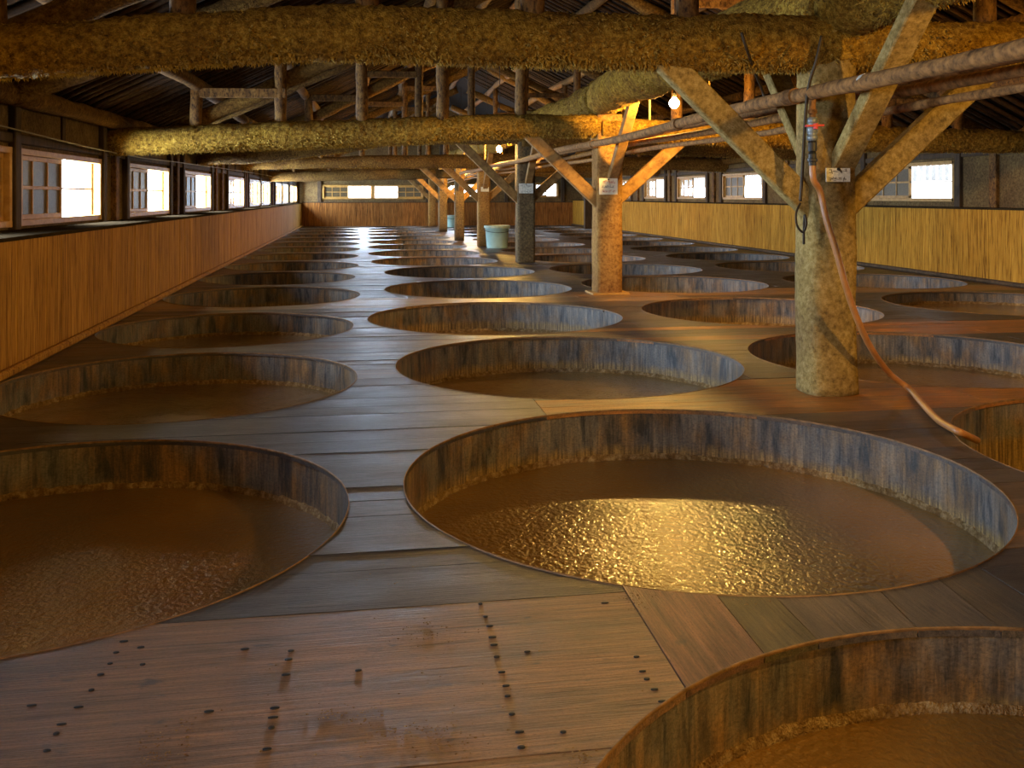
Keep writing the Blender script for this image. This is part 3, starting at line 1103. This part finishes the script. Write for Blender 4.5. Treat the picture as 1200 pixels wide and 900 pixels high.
# ------------------------------------------------------------------ crust spikes
def spikes(path, rads, n, seed, len0=.010, len1=.026, bottom=0.7):
    """short crusty needles standing off a log, thicker on the underside"""
    rg = np.random.default_rng(seed)
    P = np.array([tuple(p) for p in path]); R = np.array(rads)
    t = rg.uniform(0, len(P) - 1.001, n)
    i = t.astype(int); f = (t - i)[:, None]
    c = P[i] * (1 - f) + P[i + 1] * f
    r = R[i] * (1 - f[:, 0]) + R[i + 1] * f[:, 0]
    ax = P[i + 1] - P[i]; ax /= np.linalg.norm(ax, axis=1)[:, None]
    down = np.zeros((n, 3)); down[:, 2] = -1
    down -= ax * np.sum(down * ax, 1)[:, None]; down /= np.linalg.norm(down, axis=1)[:, None]
    side = np.cross(ax, down)
    ang = np.where(rg.random(n) < bottom, rg.normal(0, .75, n), rg.uniform(-PI, PI, n))
    rad = down * np.cos(ang)[:, None] + side * np.sin(ang)[:, None]
    tang = -down * np.sin(ang)[:, None] + side * np.cos(ang)[:, None]
    base = c + rad * (r * .97)[:, None]
    L = rg.uniform(len0, len1, n) * (1 + .5 * np.cos(ang))
    w = rg.uniform(.004, .009, n)
    tip = base + rad * L[:, None] + np.stack([rg.normal(0, .009, n), rg.normal(0, .009, n), -rg.uniform(-.004, .008, n)], 1)
    v = np.empty((n, 4, 3))
    v[:, 0] = base + ax * w[:, None]
    v[:, 1] = base - ax * w[:, None] * .6 + tang * w[:, None]
    v[:, 2] = base - ax * w[:, None] * .6 - tang * w[:, None]
    v[:, 3] = tip
    k = np.arange(n)[:, None] * 4
    fs = np.concatenate([k + np.array([[0, 1, 3]]), k + np.array([[1, 2, 3]]), k + np.array([[2, 0, 3]])], 0)
    mb = MB(); mb.v = v.reshape(-1, 3).tolist(); mb.f = [tuple(q) for q in fs.tolist()]
    return mb


def smooth_path(keys, n):
    """keys: (x, z) pairs; cosine-smoothed interpolation"""
    kx = [k[0] for k in keys]; kz = [k[1] for k in keys]
    xs = np.linspace(kx[0], kx[-1], n)
    zs = np.interp(xs, kx, kz)
    ker = np.hanning(max(5, n // 8)); ker /= ker.sum()
    pad = len(ker)
    zz = np.convolve(np.pad(zs, pad, mode='edge'), ker, 'same')[pad:-pad]
    return xs, zz


# ------------------------------------------------------------------ trusses
TY = [4.47, 9.36, 13.93, 18.45, 22.9, 27.2]
LEFT_KEYS = [[(-2.45, 1.575), (-1.56, 1.635), (-.8, 1.705), (-.2, 1.765), (1, 1.765), (2.4, 1.77), (4.5, 1.76), (7.5, 1.70)],
             [(-2.45, 1.50), (-1.42, 1.555), (-.21, 1.61), (.63, 1.665), (1.48, 1.705), (2.38, 1.715)],
             [(-2.45, 1.57), (-1.4, 1.60), (-.5, 1.72), (.3, 1.84), (1.2, 1.88), (2.4, 1.89)],
             [(-2.4, 1.60), (-1, 1.64), (.5, 1.67), (2.4, 1.68)],
             [(-2.4, 1.46), (-1, 1.48), (.5, 1.52), (2.3, 1.54)],
             [(-2.3, 1.58), (-1, 1.66), (.5, 1.72), (2.3, 1.73)]]
RIGHT_KEYS = [None, [(2.4, 1.68), (4, 1.64), (5.5, 1.615), (7.5, 1.60)], [(2.35, 1.84), (4.5, 1.76), (7.5, 1.64)], [(2.3, 1.72), (4.5, 1.70), (7.5, 1.62)],
              [(2.2, 1.72), (4.5, 1.70), (7.5, 1.62)], [(2.2, 1.72), (4.5, 1.70), (7.5, 1.62)]]
for i, Y in enumerate(TY):
    tr = empty('roof_truss', (2.4, Y, 1.6), 'log roof truss with short struts, %s from the camera' % ORD[i], 'truss', 'log roof trusses')
    det = i < 2
    for half, keys in ((0, LEFT_KEYS[i]), (1, RIGHT_KEYS[i])):
        if not keys:
            continue
        n = (460 if i == 0 else 240 if i == 1 else 90)
        xs, zs = smooth_path(keys, n)
        path = [Vector((x, Y + .03 * math.sin(x * 1.3 + i), z)) for x, z in zip(xs, zs)]
        rads = [(.122 if i else .126) + .012 * math.sin(x * .9 + 2 * i + half) for x in xs]
        m = MB()
        m.tube(path, rads, 30 if det else 18, .018, 3.0, .016 if det else .010, i * 3 + half)
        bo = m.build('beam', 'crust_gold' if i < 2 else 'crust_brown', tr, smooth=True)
        if i < 4:
            cnt = [22000, 7000 if half == 0 else 3000, 2500, 1500][i]
            s = spikes(path, rads, cnt, 11 + i + half, .006, .018 if i == 0 else .018)
            tag(s.build('crust', 'crust_spike', bo), kind='stuff')
    allk = LEFT_KEYS[i] + (RIGHT_KEYS[i] or [])
    kx = [k[0] for k in allk]; kz = [k[1] for k in allk]
    for x in (-1.6, -.8, 0, .8, 1.6, 3.2, 4.0, 4.8, 5.6, 6.4):
        zb = float(np.interp(x, kx, kz)) + .06
        m = MB()
        xr = x + random.uniform(-.03, .03)
        m.tube([(xr, Y, z) for z in np.linspace(zb, roof_z(x) - .05, 12)], .058, 12, .012, 5, 0, x + i)
        m.build('strut', 'old_beam_wood', tr, smooth=True)
    zt = {0: 1.98, 1: 2.41, 2: 2.85}
    ties = [(-1.6, -.8, 1.985), (-.8, .02, 2.42), (0, .8, 2.78), (.8, 1.6, 3.1), (3.2, 4.0, 3.0), (4.0, 4.8, 2.75), (4.8, 5.6, 2.4), (5.6, 6.4, 2.0)]
    for a, b_, z in ties:
        m = MB(); m.bar((a - .02, Y - .03, z), (b_ + .06, Y - .03, z + .01), .045, .095, ch=.15)
        m.build('tie', 'old_beam_wood', tr)
    for (xa, za, xb, zb) in ((-1.85, 1.60, 2.3, 3.60), (6.9, 1.66, 2.55, 3.60)):
        m = MB()
        m.tube([(xa + (xb - xa) * t, Y + .13, za + (zb - za) * t) for t in np.linspace(0, 1, 40)], .078, 14, .02, 3, .006, i + xa)
        m.build('rafter_log', 'crust_brown', tr, smooth=True)
# principal rafters between the trusses
k = 0
for Y in (6.8, 11.6, 16.2, 20.7):
    for (xa, xb, side) in ((-2.35, 2.35, 'left'), (7.35, 2.5, 'right')):
        m = MB()
        m.tube([(xa + (xb - xa) * t, Y, roof_z(xa + (xb - xa) * t) - .03 - .10 * math.sin(PI * t)) for t in np.linspace(0, 1, 60)], .085, 14, .03, 2.5, .008, Y)
        o = m.build('rafter_log', 'crust_brown', None, smooth=True, loc=(xa, Y, 1.7))
        tag(o, 'thick sloping rafter log on the %s roof slope, between the %s and %s trusses' % (side, ORD[k], ORD[k + 1]), 'rafter', 'principal rafter logs')
    k += 1

# girder logs along the post line
GY = [(-1.0, 4.44), (4.46, 9.44), (9.46, 13.94), (13.96, 18.44), (18.46, 22.89), (22.91, 27.19), (27.21, 31.3)]
for i, (a, b_) in enumerate(GY):
    n = 150 if i < 3 else 50
    ys = np.linspace(a, b_, n)
    path = [Vector((2.44 + .04 * math.sin(y * .7), y, 2.02 + .025 * math.sin(y))) for y in ys]
    rads = [.205 - .02 * (y - a) / (b_ - a) for y in ys]
    m = MB(); m.tube(path, rads, 26, .05, 2.2, .016 if i < 3 else 0, i * 7)
    g = m.build('girder_log', 'crust_gold', None, smooth=True, loc=(2.44, (a + b_) / 2, 1.82))
    tag(g, 'huge rough girder log lying over the posts, %s from the camera' % ORD[i], 'girder', 'girder logs along the post line')
    if i in (0, 1, 2):
        s = spikes(path, rads, 5000, 70 + i, .006, .018)
        tag(s.build('crust', 'crust_spike', g), kind='stuff')

# ------------------------------------------------------------------ posts with braces
for i, (x, y) in enumerate(POSTS):
    p = empty('timber_post', (x, y, 0), ['thick mouldy round timber post carrying the hose valve, nearest the camera', 'square timber post with a yellow notice card, second from the camera',
                                         'timber post coloured as unlit, with a white card, third from the camera', 'timber post coloured as lamplit, directly behind the green bucket',
                                         'thin post coloured as unlit, fifth from the camera', 'thin post coloured as unlit, sixth from the camera', 'farthest post standing against the end wall'][i], 'post', 'timber posts down the middle of the hall')
    m = MB()
    zt = 1.83
    n = 60 if i < 3 else 16
    if i == 0:
        pts = [(x - .012 * math.sin(t * 3), y, t * zt) for t in np.linspace(0, 1, n)]
        rr = [.141 - .010 * min(1, t * 1.2) for t in np.linspace(0, 1, n)]
        m.tube(pts, rr, 32, .010, 2.5, .003, 2, sq=.35)
    else:
        hw = [0, .132, .135, .122, .105, .122, .115][i]
        m.tube([(x, y, z) for z in np.linspace(0, zt, n)], hw, 32, .008, 3, .003, i, sq=.85)
    m.build('shaft', ['post_wood', 'post_lamplit', 'post_unlit', 'post_lamplit', 'post_unlit', 'post_unlit', 'post_lamplit'][i], p, smooth=True)
    br = []
    zl = .95
    ex = .10 if i == 2 else 0.0
    br.append(((x - .06, y - .03, zl - .05), (x - .93 - ex, y - .02, zl + .78 + ex)))
    br.append(((x + .06, y - .03, zl - .02), (x + .95, y - .02, zl + .76)))
    if i < 6:
        br.append(((x + .02, y - .08, 1.12), (x + .05, y - .86, 1.95)))
        br.append(((x + .0, y + .06, 1.08), (x + .05, y + .92, 1.95)))
    for k, (a, b_) in enumerate(br):
        m = MB()
        if k < 2:
            m.bar(a, b_, .075, .125, up=(0, 0, 1), ch=.1)
        else:
            m.bar(a, b_, .125 if i == 0 else .10, .07, up=(0, 0, 1), ch=.1)
        m.build('brace', 'post_wood' if i == 0 else 'brace_wood', p)
    if i == 1:
        m = MB(); m.box(x - .19, x + .19, y - .18, y + .16, 0, .018); m.build('base_board', 'frame_wood', p)

# ------------------------------------------------------------------ cards on the posts
def card(u0, v0, u1, v1, d, label, mat, rows, inks, seed):
    a, b_ = unproj_d(u0, v0, d), unproj_d(u1, v1, d)
    c = (a + b_) / 2
    w = (unproj_d(u1, v0, d) - a).length / 2
    hgt = abs(a.z - b_.z) / 2
    o = empty('notice_card', (c.x, c.y, c.z - hgt), label, 'card', 'cards pinned to the posts')
    m = MB()
    m.box(c.x - w, c.x + w, c.y - .003, c.y + .003, c.z - hgt, c.z + hgt)
    m.build('sheet', mat, o)
    rg = random.Random(seed)
    for r in range(rows):
        m = MB()
        z = c.z + hgt * (.55 - 1.15 * r / max(1, rows - 1)) if rows > 1 else c.z
        nch = 4 if r else 5
        for q in range(nch):
            cx = c.x + w * (-.72 + 1.44 * (q + .5) / nch)
            s = min(hgt * .26, w * .13)
            for st in range(5):
                px, pz = cx + rg.uniform(-s, s), z + rg.uniform(-s, s)
                L = rg.uniform(.4, 1.0) * s
                if rg.random() < .5:
                    m.box(px - L, px + L, c.y - .005, c.y - .003, pz - s * .10, pz + s * .10)
                else:
                    m.box(px - s * .10, px + s * .10, c.y - .005, c.y - .003, pz - L, pz + L)
        m.build('lettering', inks[r % len(inks)], o)
    m = MB(); m.lathe((0, 0, 0), [(.008, .0), (.008, .006), (.001, .009)], 8)
    m.v = [(c.x + v[0], c.y - .003 - v[2], c.z + hgt * .86 + v[1]) for v in m.v]
    m.build('pin', 'nail_iron', o)


card(967, 197, 997, 213, 4.60, 'small chipped white enamel plate on the nearest post', 'enamel', 2, ['ink'], 1)
card(702, 209, 724, 228, 9.36, 'pale yellow handwritten card on the second post', 'paper', 3, ['ink_red', 'ink', 'ink_red'], 2)
card(608, 215, 625, 226.5, 13.95, 'white notice card on the third post', 'enamel', 2, ['cable'], 3)
card(563.5, 219, 573, 224.5, 18.50, 'small tilted pale card on the fourth post', 'paper', 1, ['cable'], 4)

# ------------------------------------------------------------------ pipes, valve and hose
def pipe(x, z, r, label, y0=1.2, y1=31.0, seed=0, couplings=()):
    o = empty('pipe', (x, y0, z), label, 'pipe', 'pipes running along the post line')
    m = MB(); m.tube([(x + .012 * math.sin(y * .9 + seed), y, z + .010 * math.sin(y * 1.3 + seed)) for y in np.linspace(y0, y1, 120)], r, 14, .006, 6, .003, seed)
    m.build('pipe_run', 'pipe_rust', o, smooth=True)
    for y, rr, ln, mt in couplings:
        m = MB(); m.tube([(x + .012 * math.sin(y * .9 + seed), y - ln / 2, z + .010 * math.sin(y * 1.3 + seed)), (x + .012 * math.sin(y * .9 + seed), y + ln / 2, z + .010 * math.sin(y * 1.3 + seed))], rr, 14)
        m.build('coupling', mt, o, smooth=False)
    return o


PX = 2.13
pipe(PX, 1.49, .033, 'thick rusty pipe passing in front of the nearest post', y1=20.75, seed=1, couplings=((4.42, .041, .10, 'pipe_rust'), (3.72, .036, .03, 'pipe_band'), (8.6, .042, .07, 'pipe_rust'), (6.2, .041, .09, 'pipe_rust')))
pipe(2.66, 1.51, .028, 'middle rusty pipe passing behind the nearest post', seed=2)
pipe(2.68, 1.435, .021, 'thin lowest rusty pipe passing behind the nearest post', seed=3)
pipe(2.74, 1.585, .026, 'topmost rusty pipe passing behind the nearest post', seed=4)

vy = 4.22
va = empty('hose_valve', (PX, vy, 1.17), 'grey ball valve with red lever hanging from the rusty pipe', 'valve')
m = MB(); m.lathe((PX, vy, 0), [(.016, 1.47), (.016, 1.415), (.022, 1.413), (.022, 1.395), (.015, 1.393), (.015, 1.375)], 14); m.build('nipple', 'pipe_rust', va, smooth=False)
m = MB(); m.lathe((PX, vy, 0), [(.014, 1.378), (.025, 1.372), (.025, 1.350), (.019, 1.345), (.025, 1.333), (.027, 1.318), (.025, 1.303), (.019, 1.292), (.025, 1.288), (.025, 1.268), (.014, 1.262)], 18); m.build('body', 'valve_grey', va, smooth=True)
m = MB(); m.bar((PX - .05, vy - .035, 1.332), (PX + .038, vy - .035, 1.336), .022, .009); m.lathe((PX, vy - .033, 1.33), [(.011, -.012), (.011, .014), (.001, .016)], 10); m.build('lever', 'valve_red', va)
m = MB(); m.lathe((PX, vy, 0), [(.016, 1.265), (.021, 1.255), (.021, 1.215), (.014, 1.212), (.019, 1.20), (.019, 1.18), (.024, 1.178), (.024, 1.165), (.018, 1.163), (.018, 1.145)], 14); m.build('hose_coupling', 'fitting_dark', va, smooth=False)

hp = [Vector((PX, vy, 1.165)), Vector((PX + .003, vy - .005, 1.08)), unproj_d(961, 225, 4.52), unproj_d(969, 260, 4.50), unproj_d(980, 295, 4.48), unproj_d(991, 335, 4.47), unproj_d(1005, 375, 4.50),
      unproj_d(1022, 410, 4.58), unproj_d(1043, 438, 4.75), ground(1066, 456, .02), ground(1080, 472, .018), ground(1097, 490, .018), ground(1112, 500, .018), ground(1128, 508, .01), ground(1145, 516, -.10)]


def catmull(P, n=10):
    out = []
    for i in range(len(P) - 1):
        p0, p1, p2, p3 = P[max(i - 1, 0)], P[i], P[i + 1], P[min(i + 2, len(P) - 1)]
        for k in range(n):
            t = k / n
            out.append(.5 * ((2 * p1) + (-p0 + p2) * t + (2 * p0 - 5 * p1 + 4 * p2 - p3) * t * t + (-p0 + 3 * p1 - 3 * p2 + p3) * t ** 3))
    out.append(P[-1])
    return out


m = MB(); m.tube(catmull(hp), .0155, 12)
tag(m.build('hose', 'hose_orange', None, smooth=True, loc=tuple(hp[9])), 'orange hose hanging from the valve and curling onto the deck', 'hose')


def wire_thing(name, pts, r, mat, label, cat, seg=6):
    m = MB(); m.tube(catmull([Vector(p) for p in pts], 6), r, seg)
    return tag(m.build(name, mat, None, smooth=True, loc=tuple(pts[-1])), label, cat)


wire_thing('pipe_hanger', [unproj_d(869, 38, 4.46), unproj_d(876, 60, 4.5), unproj_d(885, 85, 4.8), unproj_d(893, 105, 5.0), unproj_d(899, 124, 5.0)], .008, 'wire', 'black strap holding the thick pipe left of the nearest post', 'strap')
wire_thing('pipe_hanger', [unproj_d(963, 42, 4.42), unproj_d(957, 70, 4.42), unproj_d(948, 100, 4.46), unproj_d(944, 135, 4.5), unproj_d(940, 205, 4.55), unproj_d(938, 236, 4.56)], .008, 'wire', 'dark strap running down the left edge of the nearest post', 'strap')
wire_thing('wire_loop', [unproj_d(938, 238, 4.58), unproj_d(933, 250, 4.55), unproj_d(934, 264, 4.55), unproj_d(941, 272, 4.55), unproj_d(945, 262, 4.53), unproj_d(943, 252, 4.55), unproj_d(942, 272, 4.55), unproj_d(942, 286, 4.56)], .006, 'wire', 'loop of dark wire hanging on the nearest post', 'wire')
wire_thing('wall_cable', [(upper_l(5) + .05, 5.0, 1.50), (upper_l(9) + .10, 9.2, 1.40), (upper_l(12) + .08, 12.5, 1.42), (upper_l(16) + .1, 16, 1.44), (upper_l(20) + .1, 20, 1.46), (upper_l(26) + .1, 26, 1.47)], .006, 'cable', 'thin pale cable sagging along the left wall above the windows', 'cable')

# ------------------------------------------------------------------ lamps
def lamp(p, label, ztop):
    o = empty('bulb_lamp', (p[0], p[1], p[2]), label, 'lamp', 'bare bulb lamps')
    m = MB(); m.lathe((p[0], p[1], p[2]), [(.0008, -.056), (.022, -.051), (.039, -.034), (.046, -.010), (.041, .014), (.024, .034), (.014, .046)], 14, True)
    m.build('bulb', 'bulb_glow', o, smooth=True)
    m = MB(); m.lathe((p[0], p[1], p[2]), [(.016, .044), (.022, .05), (.022, .085), (.012, .10), (.006, .11)], 12, True); m.build('socket', 'socket', o)
    m = MB(); m.tube([(p[0], p[1], p[2] + .1), (p[0] + .01, p[1], (p[2] + ztop) / 2 + .05), (p[0], p[1], ztop)], .005, 6); m.build('cord', 'socket', o)
    m = MB()
    for s in (-.22, .36):
        m = MB(); m.bar((p[0] + s, p[1] + .05, p[2] + .26), (p[0] + s, p[1] + .05, p[2] - .16), .018, .006, up=(0, 1, 0)); m.build('hanging_strip', 'frame_wood', o)
    return o


L1 = unproj_d(790, 120, 8.7)
L2 = unproj_d(585, 174.5, 14.9)
lamp(L1, 'glaring bare bulb above the vats between the first and second posts', roof_z(L1.x) - .02)
lamp(L2, 'glaring bare bulb behind the third post', roof_z(L2.x) - .02)
lamp((2.95, 1.5, 1.90), 'bare bulb over the right side nearest the viewer', roof_z(2.95) - .02)
lamp((0.6, -1.9, 1.95), 'unseen bulb added behind the viewer to brighten the foreground', roof_z(0.6) - .02)  # added out of view to light the near beam, planks and wainscot
lamp((2.62, 20.0, 1.76), 'unseen bulb added behind the fourth truss to light the far hall', roof_z(2.62) - .02)  # added out of sight to light the far part of the hall
lamp((2.62, 25.2, 1.76), 'unseen bulb added behind the far trusses to light the far end', roof_z(2.62) - .02)  # second unseen bulb, added for light towards the end wall

# ------------------------------------------------------------------ buckets
def bucket(x, y, r, h_, label):
    o = empty('plastic_bucket', (x, y, .0), label, 'bucket')
    m = MB(); m.lathe((x, y, 0), [(.001, .004), (r * .80, .0), (r * .84, .02), (r * .96, h_ * .86), (r * .985, h_ * .86), (r * .985, h_ * .92), (r, h_)], 40); m.build('tub', 'bucket_plastic', o, smooth=True)
    m = MB(); m.lathe((x, y, 0), [(r * 1.0, h_ * .90), (r * 1.07, h_ * .91), (r * 1.07, h_ * 1.0), (r * 1.0, h_ * 1.015), (r * .93, h_ * 1.0), (r * .92, h_ * .9), (r * .78, h_ * .1), (.001, h_ * .1)], 40); m.build('rim', 'bucket_lid', o, smooth=False)
    m = MB(); m.tube(catmull([Vector((x + r * 1.06, y, h_ * .93)), Vector((x + r * 1.1, y - r * .5, h_ * .80)), Vector((x + r * .4, y - r * 1.1, h_ * .72)), Vector((x - r * .4, y - r * 1.1, h_ * .72)), Vector((x - r * 1.1, y - r * .5, h_ * .80)), Vector((x - r * 1.06, y, h_ * .93))], 8), .004, 6); m.build('handle', 'wire', o, smooth=True)


bucket(2.54, 17.78, .235, .43, 'pale green plastic tub standing on the deck beside the fourth post')
bp = ground(511, 262.6)
bucket(bp.x + .25, 29.8, .20, .38, 'small pale bucket by the far end wall behind a post')
